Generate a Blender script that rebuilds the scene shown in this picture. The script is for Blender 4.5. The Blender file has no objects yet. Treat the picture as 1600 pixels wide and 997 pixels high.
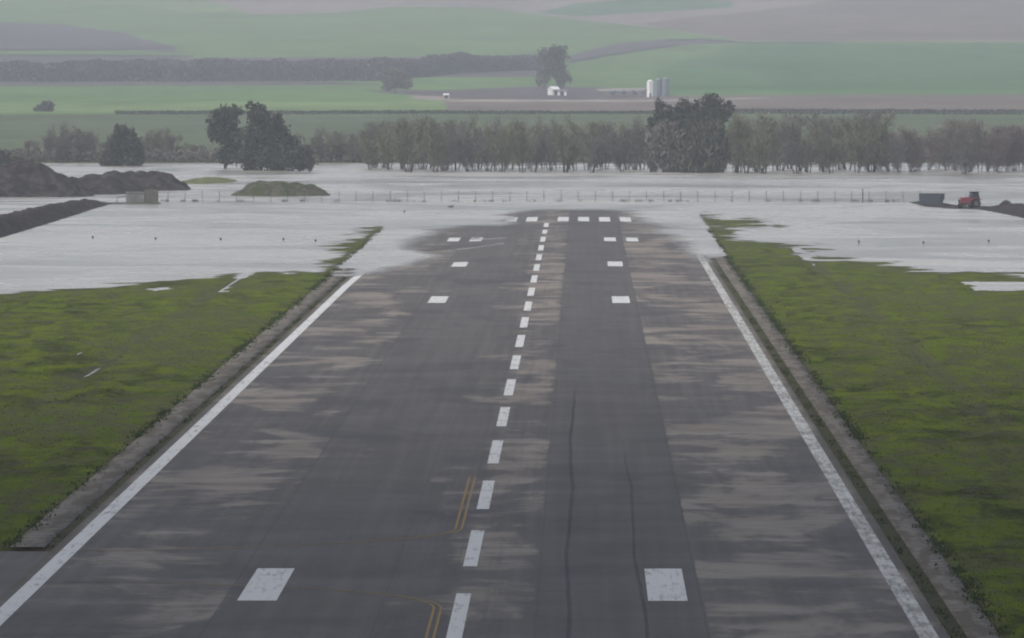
import bpy, math, random
import numpy as np
from mathutils import Vector, Matrix

# ------------------------------------------------------------------ camera, world, sun, exposure
scene = bpy.context.scene
COL = scene.collection
IW, IH = 1600.0, 997.0
FPX = 11364.0                      # focal length in pixels of the 1600 px wide photograph
CAM = np.array([6.1, 0.0, 27.5])
PITCH = math.atan(405.5 / FPX)
YAW = math.atan(111.0 / FPX)

cd = bpy.data.cameras.new('camera')
cam = bpy.data.objects.new('camera', cd)
COL.objects.link(cam)
cd.sensor_width = 36.0
cd.lens = FPX / IW * 36.0
cd.clip_start = 1.0
cd.clip_end = 60000.0
cam.location = CAM
cam.rotation_euler = (math.pi / 2 - PITCH, 0, YAW)
scene.camera = cam
cd.dof.use_dof = True          # long lens, focused a little short: everything is slightly soft
cd.dof.focus_distance = 80.0
cd.dof.aperture_fstop = 14.0

SUN_EL, SUN_AZ = math.radians(48), math.radians(215)     # azimuth clockwise from +Y
world = bpy.data.worlds.new('World')
scene.world = world
world.use_nodes = True
wt = world.node_tree
sky = wt.nodes.new('ShaderNodeTexSky')
sky.sky_type = 'NISHITA'
sky.sun_disc = False
sky.sun_elevation = SUN_EL
sky.sun_rotation = SUN_AZ
sky.air_density = 1.0
sky.dust_density = 4.0
sky.ozone_density = 1.2
bg = wt.nodes['Background']
bg.inputs['Strength'].default_value = 0.10
hs = wt.nodes.new('ShaderNodeHueSaturation')           # overcast: the blue is mostly hidden
hs.inputs['Saturation'].default_value = 0.55
wt.links.new(sky.outputs['Color'], hs.inputs['Color'])
wt.links.new(hs.outputs['Color'], bg.inputs['Color'])

sd_ = bpy.data.lights.new('sun', 'SUN')
sun = bpy.data.objects.new('sun', sd_)
COL.objects.link(sun)
sd_.energy = 1.2
sd_.angle = math.radians(20)
sd_.color = (1.0, 0.965, 0.90)
sdir = Vector((math.sin(SUN_AZ) * math.cos(SUN_EL), math.cos(SUN_AZ) * math.cos(SUN_EL), math.sin(SUN_EL)))
sun.rotation_euler = sdir.to_track_quat('Z', 'Y').to_euler()

vs = scene.view_settings
vs.view_transform = 'Standard'
vs.look = 'None'
vs.gamma = 1.0
vs.use_curve_mapping = False
vs.exposure = 0.64
HAZE_DENSITY = 1.55e-4
scene.cycles.volume_bounces = 0
scene.cycles.transparent_max_bounces = 24
scene.cycles.use_denoising = True

# ------------------------------------------------------------------ projection used to lay the place out
_R = np.array(cam.rotation_euler.to_matrix())


def project(x, y, z):
    """world -> pixel of the 1600x997 photograph"""
    dx, dy, dz = x - CAM[0], y - CAM[1], z - CAM[2]
    a = _R[0, 0] * dx + _R[1, 0] * dy + _R[2, 0] * dz
    b = _R[0, 1] * dx + _R[1, 1] * dy + _R[2, 1] * dz
    c = -(_R[0, 2] * dx + _R[1, 2] * dy + _R[2, 2] * dz)
    c = np.maximum(c, 1.0)
    return IW / 2 + FPX * a / c, IH / 2 - FPX * b / c


def ray(px, py):
    v = _R @ np.array([(px - IW / 2) / FPX, -(py - IH / 2) / FPX, -1.0])
    return v


def flat(px, py, z=0.0):
    """pixel -> point on the level plane z"""
    v = ray(px, py)
    t = (z - CAM[2]) / v[2]
    return CAM + v * t


def at_y(px, py, Y):
    v = ray(px, py)
    return CAM + v * ((Y - CAM[1]) / v[1])


# ------------------------------------------------------------------ numpy noise
def _hash(ix, iy, seed):
    h = (ix.astype(np.int64) * 374761393 + iy.astype(np.int64) * 668265263 + seed * 2147483647) & 0xFFFFFFFF
    h = ((h ^ (h >> 13)) * 1274126177) & 0xFFFFFFFF
    return ((h ^ (h >> 16)) & 0xFFFF) / 65535.0


def vnoise(x, y, seed=0):
    x = np.asarray(x, float); y = np.asarray(y, float)
    ix, iy = np.floor(x), np.floor(y)
    fx, fy = x - ix, y - iy
    fx = fx * fx * (3 - 2 * fx); fy = fy * fy * (3 - 2 * fy)
    a = _hash(ix, iy, seed); b = _hash(ix + 1, iy, seed)
    c = _hash(ix, iy + 1, seed); d = _hash(ix + 1, iy + 1, seed)
    return (a + (b - a) * fx) + ((c + (d - c) * fx) - (a + (b - a) * fx)) * fy


def fbm(x, y, seed=0, oct=4):
    s, a, t = 0.0, 1.0, 0.0
    for i in range(oct):
        s = s + a * (vnoise(x * 2 ** i, y * 2 ** i, seed + i * 17) * 2 - 1)
        t += a
        a *= 0.55
    return s / t


def poly_sd(px, py, poly, sx=10.0):
    """signed distance to a polygon (positive inside); x is divided by sx first"""
    P = np.array(poly, float)
    X = np.asarray(px, float) / sx
    Y = np.asarray(py, float)
    A = P.copy(); A[:, 0] /= sx
    B = np.roll(A, -1, axis=0)
    d = np.full(X.shape, 1e9)
    ins = np.zeros(X.shape, bool)
    for (ax, ay), (bx, by) in zip(A, B):
        ex, ey = bx - ax, by - ay
        L = ex * ex + ey * ey + 1e-12
        t = np.clip(((X - ax) * ex + (Y - ay) * ey) / L, 0, 1)
        d = np.minimum(d, np.hypot(X - ax - t * ex, Y - ay - t * ey))
        cond = (ay > Y) != (by > Y)
        if abs(ey) > 1e-9:
            ins ^= cond & (X < ax + (Y - ay) * ex / ey)
    return np.where(ins, d, -d)


def sstep(a, b, x):
    t = np.clip((x - a) / (b - a), 0, 1)
    return t * t * (3 - 2 * t)


# ------------------------------------------------------------------ material helper
class Mat:
    def __init__(self, name, rough=0.8, spec=0.3):
        self.m = bpy.data.materials.new(name)
        self.m.use_nodes = True
        self.t = self.m.node_tree
        self.b = self.t.nodes['Principled BSDF']
        self.b.inputs['Roughness'].default_value = rough
        self.b.inputs['Specular IOR Level'].default_value = spec

    def n(self, typ, **kw):
        nd = self.t.nodes.new(typ)
        for k, v in kw.items():
            setattr(nd, k, v)
        return nd

    def put(self, sock, v):
        if hasattr(v, 'is_output'):
            self.t.links.new(v, sock)
        elif isinstance(v, (tuple, list)) and len(v) == 3 and sock.type == 'RGBA':
            sock.default_value = (*v, 1)
        else:
            sock.default_value = v

    def pos(self):
        if not hasattr(self, '_p'):
            self._p = self.n('ShaderNodeNewGeometry').outputs['Position']
        return self._p

    def obj(self):
        return self.n('ShaderNodeTexCoord').outputs['Object']

    def attr(self, name, out='Color'):
        return self.n('ShaderNodeAttribute', attribute_name=name).outputs[out]

    def xyz(self):
        s = self.n('ShaderNodeSeparateXYZ')
        self.put(s.inputs[0], self.pos())
        return s.outputs

    def scale(self, v, s):
        m = self.n('ShaderNodeMapping')
        self.put(m.inputs['Vector'], v)
        m.inputs['Scale'].default_value = s
        return m.outputs[0]

    def noise(self, v=None, scale=1.0, detail=4, rough=0.55, dist=0.0):
        nd = self.n('ShaderNodeTexNoise')
        self.put(nd.inputs['Vector'], v if v is not None else self.pos())
        nd.inputs['Scale'].default_value = scale
        nd.inputs['Detail'].default_value = detail
        nd.inputs['Roughness'].default_value = rough
        nd.inputs['Distortion'].default_value = dist
        return nd.outputs['Fac']

    def op(self, o, a, b=0.0, c=0.0):
        nd = self.n('ShaderNodeMath', operation=o)
        self.put(nd.inputs[0], a); self.put(nd.inputs[1], b); self.put(nd.inputs[2], c)
        return nd.outputs[0]

    def rng(self, v, a, b, c=0.0, d=1.0, smooth=True):
        nd = self.n('ShaderNodeMapRange')
        nd.interpolation_type = 'SMOOTHSTEP' if smooth else 'LINEAR'
        self.put(nd.inputs['Value'], v)
        for k, x in zip(('From Min', 'From Max', 'To Min', 'To Max'), (a, b, c, d)):
            self.put(nd.inputs[k], x)
        return nd.outputs['Result']

    def mix(self, f, a, b, blend='MIX'):
        nd = self.n('ShaderNodeMix', data_type='RGBA', blend_type=blend)
        self.put(nd.inputs[0], f); self.put(nd.inputs[6], a); self.put(nd.inputs[7], b)
        return nd.outputs[2]

    def color(self, c):
        self.put(self.b.inputs['Base Color'], c)

    def bump(self, h, strength=0.3, dist=0.1):
        nd = self.n('ShaderNodeBump')
        nd.inputs['Strength'].default_value = strength
        nd.inputs['Distance'].default_value = dist
        self.put(nd.inputs['Height'], h)
        self.t.links.new(nd.outputs[0], self.b.inputs['Normal'])


def simple(name, c, rough=0.7, spec=0.3, var=0.25, scale=3.0, c2=None):
    m = Mat(name, rough, spec)
    c2 = c2 or tuple(x * (1 - var) for x in c)
    f = m.rng(m.noise(m.obj(), scale, 4), 0.3, 0.7)
    m.color(m.mix(f, c, c2))
    return m.m


# ------------------------------------------------------------------ object helpers
def tag(o, label=None, cat=None, group=None, kind=None):
    if label: o['label'] = label
    if cat: o['category'] = cat
    if group: o['group'] = group
    if kind: o['kind'] = kind
    return o


def link(name, me, parent=None):
    o = bpy.data.objects.new(name, me)
    COL.objects.link(o)
    if parent is not None:
        o.parent = parent
    return o


def empty(name, loc, rz=0.0):
    o = bpy.data.objects.new(name, None)
    o.empty_display_size = 0.5
    o.location = loc
    o.rotation_euler = (0, 0, rz)
    COL.objects.link(o)
    return o


class MB:
    """collects boxes, tubes and faces into one mesh"""
    def __init__(self):
        self.v, self.f = [], []

    def box(self, x0, x1, y0, y1, z0, z1, M=None):
        b = len(self.v)
        pts = [(x, y, z) for z in (z0, z1) for y in (y0, y1) for x in (x0, x1)]
        if M is not None:
            pts = [tuple(M @ Vector(p)) for p in pts]
        self.v += pts
        self.f += [(b, b + 2, b + 3, b + 1), (b + 4, b + 5, b + 7, b + 6), (b, b + 1, b + 5, b + 4),
                   (b + 2, b + 6, b + 7, b + 3), (b, b + 4, b + 6, b + 2), (b + 1, b + 3, b + 7, b + 5)]
        return self

    def tube(self, pts, radii, seg=8, caps=True):
        pts = [Vector(p) for p in pts]
        if not hasattr(radii, '__len__'):
            radii = [radii] * len(pts)
        b = len(self.v)
        for i, p in enumerate(pts):
            d = (pts[min(i + 1, len(pts) - 1)] - pts[max(i - 1, 0)]).normalized()
            u = d.cross(Vector((0, 0, 1)))
            if u.length < 1e-3:
                u = d.cross(Vector((0, 1, 0)))
            u.normalize()
            w = d.cross(u)
            for k in range(seg):
                a = 2 * math.pi * k / seg
                self.v.append(tuple(p + (u * math.cos(a) + w * math.sin(a)) * radii[i]))
        for i in range(len(pts) - 1):
            for k in range(seg):
                k2 = (k + 1) % seg
                self.f.append((b + i * seg + k, b + i * seg + k2, b + (i + 1) * seg + k2, b + (i + 1) * seg + k))
        if caps:
            self.f.append(tuple(b + k for k in range(seg))[::-1])
            self.f.append(tuple(b + (len(pts) - 1) * seg + k for k in range(seg)))
        return self

    def prism(self, prof, y0, y1):
        """profile in (x, z) extruded along y"""
        b = len(self.v)
        n = len(prof)
        self.v += [(x, y0, z) for x, z in prof] + [(x, y1, z) for x, z in prof]
        self.f.append(tuple(range(b, b + n)))
        self.f.append(tuple(range(b + 2 * n - 1, b + n - 1, -1)))
        for k in range(n):
            k2 = (k + 1) % n
            self.f.append((b + k, b + n + k, b + n + k2, b + k2))
        return self

    def build(self, name, mat, parent=None, smooth=False, bevel=0.0):
        me = bpy.data.meshes.new(name)
        me.from_pydata(self.v, [], self.f)
        me.materials.append(mat)
        if smooth:
            for p in me.polygons: p.use_smooth = True
        me.update()
        o = link(name, me, parent)
        if bevel:
            md = o.modifiers.new('bevel', 'BEVEL'); md.width = bevel; md.segments = 2
        return o


def grid_mesh(name, xs, ys, zf, mat, keep=None, attrs=None, parent=None, smooth=True, fan=False):
    """separable grid; zf(X, Y) -> Z; keep(X, Y, Z) -> vertex mask; attrs: dict name -> (n,3) or (n,) arrays from f(X,Y,Z)"""
    X, Y = np.meshgrid(xs, ys)
    if fan:
        X = CAM[0] + X * Y
    Z = zf(X, Y)
    nx, ny = len(xs), len(ys)
    idx = np.arange(nx * ny).reshape(ny, nx)
    q = np.stack([idx[:-1, :-1], idx[:-1, 1:], idx[1:, 1:], idx[1:, :-1]], -1).reshape(-1, 4)
    co = np.stack([X, Y, Z], -1).reshape(-1, 3)
    if keep is not None:
        k = keep(X, Y, Z).reshape(-1)
        q = q[k[q].any(axis=1)]
    used = np.zeros(len(co), bool); used[q.reshape(-1)] = True
    remap = np.cumsum(used) - 1
    q = remap[q]
    co = co[used]
    me = bpy.data.meshes.new(name)
    me.vertices.add(len(co))
    me.vertices.foreach_set('co', co.reshape(-1).astype(np.float32))
    me.loops.add(q.size)
    me.loops.foreach_set('vertex_index', q.reshape(-1).astype(np.int32))
    me.polygons.add(len(q))
    me.polygons.foreach_set('loop_start', np.arange(0, q.size, 4, dtype=np.int32))
    me.update(calc_edges=True)
    me.materials.append(mat)
    if smooth:
        me.polygons.foreach_set('use_smooth', np.ones(len(q), bool))
    if attrs:
        for an, fn in attrs.items():
            val = fn(co[:, 0], co[:, 1], co[:, 2])
            if val.ndim == 2:
                a = me.color_attributes.new(an, 'FLOAT_COLOR', 'POINT')
                a.data.foreach_set('color', np.concatenate([val, np.ones((len(val), 1))], 1).reshape(-1).astype(np.float32))
            else:
                a = me.attributes.new(an, 'FLOAT', 'POINT')
                a.data.foreach_set('value', val.astype(np.float32))
    me.validate()
    return link(name, me, parent)


def tri_mesh(name, V, mat, parent=None, n=3):
    """V: (k, n, 3) array of loose faces"""
    k = len(V)
    me = bpy.data.meshes.new(name)
    me.vertices.add(k * n)
    me.vertices.foreach_set('co', V.reshape(-1).astype(np.float32))
    me.loops.add(k * n)
    me.loops.foreach_set('vertex_index', np.arange(k * n, dtype=np.int32))
    me.polygons.add(k)
    me.polygons.foreach_set('loop_start', np.arange(0, k * n, n, dtype=np.int32))
    me.update(calc_edges=True)
    me.materials.append(mat)
    return link(name, me, parent)


# ------------------------------------------------------------------ the lie of the land
GRASS_LEFT = [(-3000, 2600), (-3000, 470), (-600, 468), (0, 462), (60, 457), (200, 446), (330, 432), (420, 427), (505, 424), (535, 410), (540, 385),
              (560, 375), (596, 355), (606, 355), (600, 372), (566, 430), (-500, 2600)]
GRASS_RIGHT = [(1080, 334), (1092, 336), (1105, 352), (1125, 370), (1165, 379), (1230, 383), (1275, 389), (1262, 397), (1290, 405),
               (1392, 409), (1425, 424), (1480, 427), (1600, 430), (2200, 432), (4600, 434), (4600, 2600), (2400, 2600), (1125, 425), (1100, 380)]
ISLAND_PATCH = [(1105, 344), (1190, 344), (1190, 352), (1120, 355)]
RUNWAY_DRY = [(-4000, 2600), (-4000, 450), (548, 434), (605, 427), (655, 414), (704, 402), (668, 392), (672, 376), (700, 361), (740, 355), (798, 354),
              (817, 350), (822, 333), (860, 330), (960, 332), (980, 344), (1003, 356), (1038, 377), (1072, 400), (1092, 412), (1110, 418), (2800, 2600)]


def H(x, y):
    """ground level; the flood stands at z = 0"""
    x = np.asarray(x, float); y = np.asarray(y, float)
    yy = np.maximum(y, 120.0)
    px, py = project(x, yy, np.zeros_like(x))
    n = fbm(x / 14.0, y / 14.0, 3, 5)
    n2 = fbm(x / 3.5, y / 5.0, 9, 3)
    off = np.abs(x)
    g = np.maximum(poly_sd(px, py, GRASS_LEFT), poly_sd(px, py, GRASS_RIGHT))
    g = np.maximum(g, poly_sd(px, py, ISLAND_PATCH) * 0.8 - 0.5)
    rough_g = g + n * 5.0 * sstep(-12, 0, g + 4) * sstep(26.0, 40.0, off) + (n2 * 4.5 + n * 2.5) * sstep(14, 3, np.abs(g)) * sstep(26.5, 29.0, off) + n2 * 1.2
    hg = np.clip(rough_g * 0.016, -0.6, 0.22)
    # puddles in the grass
    pud = poly_sd(px, py, [(1505, 441), (1640, 438), (1650, 456), (1515, 457)]) + n2 * 3
    for pl in ([(338, 458), (366, 437), (380, 434), (356, 459)], [(222, 452), (262, 448), (278, 452), (236, 456)],
               [(112, 553), (134, 548), (138, 552), (116, 557)], [(128, 588), (152, 574), (157, 576), (136, 590)]):
        pud = np.maximum(pud, poly_sd(px, py, pl, 6.0) + n2 * 0.8)
    hg = np.where(pud > 0, np.minimum(hg, -0.05), hg)
    rut = np.exp(-((off - 37.2) / 0.7) ** 2)
    hg = hg - rut * 0.2 * sstep(-0.1, 0.25, fbm(x / 9.0, y / 30.0, 31, 3) + 0.12) * (hg > 0)
    r = poly_sd(px, py, RUNWAY_DRY)
    r = r + fbm(x / 9.0, y / 12.0, 21, 4) * 3.0 * sstep(22, -2, r)
    hr = np.clip(r * 0.009, -0.5, 0.14)
    for sl in ([(688, 391), (740, 385), (796, 377), (800, 381), (745, 388), (700, 393)], [(735, 373), (800, 370), (802, 373), (742, 376)]):
        p2 = poly_sd(px, py, sl) + n2 * 0.8
        hr = np.where(p2 > 0, np.minimum(hr, -0.02), hr)
    w = sstep(23.5, 24.2, off)
    h = hr * (1 - w) + hg * w
    y0 = np.where(x < 0, 925.0, 1005.0)
    sunk = sstep(-25, 30, y - y0 + 60 * n) * sstep(23.1, 23.7, off) * (1 - sstep(25.9, 26.5, off))
    h = h * (1 - sunk) + (-0.07 + 0.06 * n2) * sunk
    far = sstep(1915, 1950, y + n * 10)
    h = h * (1 - far) + 0.3 * far
    return h


ZT = np.array([1950, 3000, 3600, 4200, 4900, 5600, 6300, 7200, 8500, 10500.])
PT = np.array([0, 178, 153, 130, 95, 60, 30, 0, -60, -150.])
zt = CAM[2] + (93 - PT) * ZT / FPX
zt[0] = 0.3


def HILL(x, y):
    z = np.interp(y, ZT, zt)
    # soften the kinks
    for d in (150,):
        z = (z + np.interp(y - d, ZT, zt) + np.interp(y + d, ZT, zt)) / 3 * sstep(1950, 2200, y) + z * (1 - sstep(1950, 2200, y))
    amp = sstep(3600, 7500, y) * 9.0
    z = z + amp * (fbm(x / 420.0, y / 900.0, 41, 2))
    z = z + sstep(1950, 2050, y) * 0.35 * fbm(x / 60.0, y / 120.0, 77, 3)
    return z


# ------------------------------------------------------------------ materials of the ground
def grass_material(name, crop=False):
    m = Mat(name, 0.95, 0.0 if crop else 0.05)
    big = m.noise(m.scale(m.pos(), (0.05, 0.018, 1)), 1.0, 4)
    mid = m.noise(m.scale(m.pos(), (0.30, 0.075, 1)), 1.0, 7, 0.66, 0.5)
    fine = m.noise(m.scale(m.pos(), (1.8, 0.6, 1)), 1.0, 5, 0.65)
    c = m.mix(m.rng(mid, 0.36, 0.60), (0.024, 0.034, 0.006), (0.098, 0.134, 0.006))
    c = m.mix(m.op('MULTIPLY', m.rng(big, 0.42, 0.62), 0.7), c, (0.082, 0.120, 0.005))
    c = m.mix(m.op('MULTIPLY', m.rng(fine, 0.45, 0.75), 0.55), c, (0.120, 0.140, 0.014))
    # bare mud where the grass is worn or drowned
    mud = m.rng(m.op('ADD', m.noise(m.scale(m.pos(), (0.5, 0.16, 1)), 1.0, 5, 0.65), m.op('MULTIPLY', big, 0.35)), 0.63, 0.76)
    s = m.xyz()
    ax = m.op('ABSOLUTE', s['X'])
    d = m.op('ABSOLUTE', m.op('SUBTRACT', m.op('ADD', ax, m.op('MULTIPLY', m.noise(scale=0.05, detail=2), 3.0)), 38.6))
    d2 = m.op('ABSOLUTE', m.op('SUBTRACT', m.op('ADD', ax, m.op('MULTIPLY', m.noise(m.scale(m.pos(), (0, 0.008, 0)), 1.0, 3), 8.0)), 38.0))
    rut = m.op('MULTIPLY', m.rng(d, 0.3, 2.0, 1.0, 0.0), m.rng(m.noise(scale=0.12, detail=3), 0.32, 0.58))
    track = m.rng(m.op('ABSOLUTE', m.op('SUBTRACT', d2, 0.9)), 0.10, 0.35, 0.75, 0.0)
    rut = m.op('MAXIMUM', rut, m.op('MULTIPLY', track, m.rng(fine, 0.35, 0.6)))
    edge = m.rng(m.op('ADD', ax, m.op('MULTIPLY', m.noise(scale=0.5, detail=4), 2.4)), 27.0, 27.9, 1.0, 0.0)
    mud = m.op('MAXIMUM', m.op('MULTIPLY', mud, 0.6), m.op('MAXIMUM', m.op('MULTIPLY', rut, 0.7), m.op('MULTIPLY', edge, 0.9)))
    c = m.mix(mud, c, m.mix(m.rng(fine, 0.4, 0.7), (0.062, 0.055, 0.040), (0.105, 0.092, 0.068)))
    # damp ground at the water's edge
    wet = m.rng(m.op('ADD', s['Z'], m.op('MULTIPLY', fine, 0.05)), 0.02, 0.12, 1.0, 0.0)
    c = m.mix(m.op('MULTIPLY', wet, 0.45), c, (0.05, 0.055, 0.024))
    m.color(c)
    m.bump(m.noise(scale=2.6, detail=5, rough=0.7), 0.5, 0.15)
    return m.m


M_grass = grass_material('grass_ground')


def asphalt_material(name, taxi=False):
    m = Mat(name, 0.82, 0.25)
    s = m.xyz()
    x, y = s['X'], s['Y']
    fine = m.noise(scale=3.0, detail=5, rough=0.7)
    long_ = m.noise(m.scale(m.pos(), (1.3, 0.012, 1)), 1.0, 3)
    c = m.mix(m.rng(fine, 0.3, 0.7), (0.076, 0.070, 0.067), (0.112, 0.104, 0.098))
    c = m.mix(m.op('MULTIPLY', m.rng(long_, 0.35, 0.7), 0.6), c, (0.140, 0.127, 0.122))
    if not taxi:
        lane = m.op('MULTIPLY', m.rng(x, 3.5, 4.2), m.rng(x, 11.7, 12.3, 1.0, 0.0))
        laneL = m.op('MULTIPLY', m.rng(x, -12.2, -12.0), m.rng(x, -4.2, -3.6, 1.0, 0.0))
        c = m.mix(m.op('MULTIPLY', lane, 0.45), c, (0.088, 0.082, 0.084))
        c = m.mix(m.op('MULTIPLY', laneL, 0.30), c, (0.118, 0.107, 0.103))
        # dried silt left in patches across the width
        n = m.noise(m.scale(m.pos(), (0.105, 0.026, 1)), 1.0, 6, 0.62, 0.8)
        n2 = m.noise(m.scale(m.pos(), (0.11, 0.13, 1)), 1.0, 5, 0.65, 0.3)
        w = m.op('ADD', m.rng(x, 11.9, 12.3, 0.0, 0.075), m.op('MULTIPLY', lane, -0.22))
        w = m.op('ADD', w, m.op('MULTIPLY', laneL, -0.07))
        w = m.op('ADD', w, m.op('MULTIPLY', m.rng(m.op('ABSOLUTE', m.op('SUBTRACT', x, 1.5)), 1.0, 3.2, 1.0, 0.0), 0.075))
        w = m.op('ADD', w, m.op('MULTIPLY', m.rng(x, -14.5, -12.5, 1.0, 0.0), 0.05))
        v = m.op('ADD', m.op('ADD', m.op('MULTIPLY', n, 0.65), m.op('MULTIPLY', n2, 0.35)), w)
        silt = m.rng(v, 0.535, 0.625)
        c = m.mix(m.op('MULTIPLY', silt, 0.85), c, m.mix(m.rng(n2, 0.4, 0.65), (0.200, 0.172, 0.146), (0.275, 0.242, 0.205)))
        dark = m.rng(m.noise(m.scale(m.pos(), (0.10, 0.035, 1)), 1.0, 6, 0.65, 0.6), 0.50, 0.64)
        c = m.mix(m.op('MULTIPLY', dark, 0.6), c, (0.066, 0.063, 0.068))
        # tyre rubber beside the centre line
        rub = m.rng(m.op('ABSOLUTE', m.op('SUBTRACT', x, 0.6)), 0.8, 4.0, 1.0, 0.0)
        c = m.mix(m.op('MULTIPLY', m.op('MULTIPLY', rub, m.rng(m.noise(m.scale(m.pos(), (2.2, 0.02, 1)), 1, 3), 0.5, 0.7)), 0.35), c, (0.065, 0.062, 0.066))
        # tar seams
        wob = m.op('MULTIPLY', m.op('SUBTRACT', m.noise(m.scale(m.pos(), (0.0, 0.012, 1)), 1, 4), 0.5), 1.2)
        for sx, wd, lo, hi in ((5.35, 0.15, 0, 600), (9.1, 0.12, 0, 500), (12.07, 0.09, 0, 1400), (-12.1, 0.07, 0, 1400), (-4.0, 0.05, 0, 1400), (3.8, 0.05, 0, 1400)):
            d = m.op('ABSOLUTE', m.op('SUBTRACT', m.op('ADD', x, wob if wd > 0.1 else 0.0), sx))
            k = m.rng(d, wd * 0.5, wd, 0.75 if wd > 0.1 else 0.35, 0.0)
            k = m.op('MULTIPLY', k, m.rng(m.op('ADD', y, m.op('MULTIPLY', m.noise(scale=0.1), 60)), hi, hi + 60.0, 1.0, 0.0))
            c = m.mix(k, c, (0.035, 0.035, 0.040))
        # silt at the edges
        e = m.rng(m.op('ADD', m.op('ABSOLUTE', x), m.op('MULTIPLY', m.noise(scale=0.6, detail=4), 1.4)), 23.6, 24.3)
        c = m.mix(m.op('MULTIPLY', e, 0.8), c, (0.09, 0.075, 0.055))
    m.color(c)
    wetn = m.noise(scale=0.08, detail=4)
    m.put(m.b.inputs['Roughness'], m.rng(wetn, 0.3, 0.7, 0.70, 0.9))
    m.bump(m.noise(scale=8.0, detail=3, rough=0.7), 0.25, 0.02)
    return m.m


M_asphalt = asphalt_material('runway_asphalt')
M_taxi = asphalt_material('taxiway_asphalt', True)


def concrete_material():
    m = Mat('weathered_concrete', 0.85, 0.2)
    f = m.noise(scale=0.9, detail=5, rough=0.65)
    c = m.mix(m.rng(f, 0.3, 0.7), (0.12, 0.105, 0.09), (0.22, 0.20, 0.175))
    mud = m.rng(m.noise(m.scale(m.pos(), (0.9, 0.12, 1)), 1.0, 5, 0.65), 0.45, 0.56)
    c = m.mix(m.op('MULTIPLY', mud, 0.85), c, (0.09, 0.075, 0.055))
    s = m.xyz()
    j = m.op('ABSOLUTE', m.op('SUBTRACT', m.op('FRACT', m.op('DIVIDE', s['Y'], 9.0)), 0.5))
    c = m.mix(m.rng(j, 0.47, 0.485, 0.0, 0.6), c, (0.05, 0.045, 0.035))
    m.color(c)
    m.bump(f, 0.4, 0.05)
    return m.m


M_conc = concrete_material()


def paint_material(name, col, wear=0.5, under=(0.10, 0.10, 0.105)):
    m = Mat(name, 0.7, 0.25)
    f = m.noise(m.scale(m.pos(), (3.0, 0.25, 1)), 1.0, 5, 0.7)
    g = m.noise(scale=0.15, detail=3)
    v = m.op('ADD', m.op('MULTIPLY', f, 0.7), m.op('MULTIPLY', g, 0.3))
    k = m.rng(v, 0.50 - (0.12 if wear > 0.95 else 0.0), 0.66, 0.0, wear)
    m.color(m.mix(k, col, under))
    return m.m


M_white = paint_material('white_paint', (0.62, 0.62, 0.61), 0.6)
M_white_edge = paint_material('worn_white_paint', (0.56, 0.56, 0.54), 0.96, (0.15, 0.14, 0.12))
M_yellow = paint_material('worn_yellow_paint', (0.30, 0.19, 0.055), 0.93, (0.115, 0.105, 0.10))


def water_material():
    m = Mat('flood_water', 0.25, 0.5)
    n = m.noise(m.scale(m.pos(), (0.016, 0.012, 1)), 1.0, 6, 0.65, 1.2)
    n2 = m.noise(m.scale(m.pos(), (0.08, 0.06, 1)), 1.0, 6, 0.7)
    v = m.op('ADD', m.op('MULTIPLY', n, 0.65), m.op('MULTIPLY', n2, 0.35))
    m.color(m.mix(m.rng(v, 0.38, 0.62), (0.33, 0.315, 0.285), (0.47, 0.45, 0.42)))
    m.put(m.b.inputs['Roughness'], m.rng(n, 0.35, 0.65, 0.10, 0.34))
    a = m.attr('depth', 'Fac')
    m.put(m.b.inputs['Alpha'], m.rng(a, -0.002, 0.045, 0.0, 1.0))
    w = m.n('ShaderNodeTexNoise')
    m.put(w.inputs['Vector'], m.scale(m.pos(), (0.9, 1.6, 1)))
    w.inputs['Detail'].default_value = 5
    m.bump(w.outputs['Fac'], 0.5, 0.12)
    return m.m


M_water = water_material()

# ------------------------------------------------------------------ ground, runway, water
FX = np.concatenate([np.linspace(-1400, -200, 25)[:-1], np.linspace(-200, -120, 21)[:-1], np.arange(-120, 121, 1.0), np.linspace(120, 200, 21)[1:], np.linspace(200, 1400, 25)[1:]])
FY = np.concatenate([np.linspace(-600, 250, 18)[:-1], np.arange(250, 850, 4.0), np.arange(850, 1440, 2.0), np.arange(1440, 1951, 6.0), [1950.0]])
FY = np.unique(FY)
TAXI_Y = 404.0


def ground_z(X, Y):
    h = H(X, Y)
    low = 1 - sstep(26.0, 26.4, np.abs(X))
    low2 = 1 - sstep(23.0, 23.6, np.abs(X))
    h = h - low * 0.045 - low2 * 0.06
    tx = (X < -23.2) & (Y < TAXI_Y + 3)
    return np.where(tx, h - 0.25, h)


ground = grid_mesh('ground', FX, FY, ground_z, M_grass)
tag(ground, kind='structure')


def rw_z(X, Y):
    return H(X, Y) + 0.0


RX = np.unique(np.concatenate([np.linspace(-23.55, 23.55, 33)]))
RY = np.concatenate([np.linspace(-600, 250, 10)[:-1], np.arange(250, 900, 6.0), np.arange(900, 1560, 2.0)])
runway = grid_mesh('runway', RX, RY, rw_z, M_asphalt)
tag(runway, kind='structure')

TXX = np.linspace(-420, -23.56, 40)


def taxi_keep(X, Y, Z):
    return Y < TAXI_Y


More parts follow.
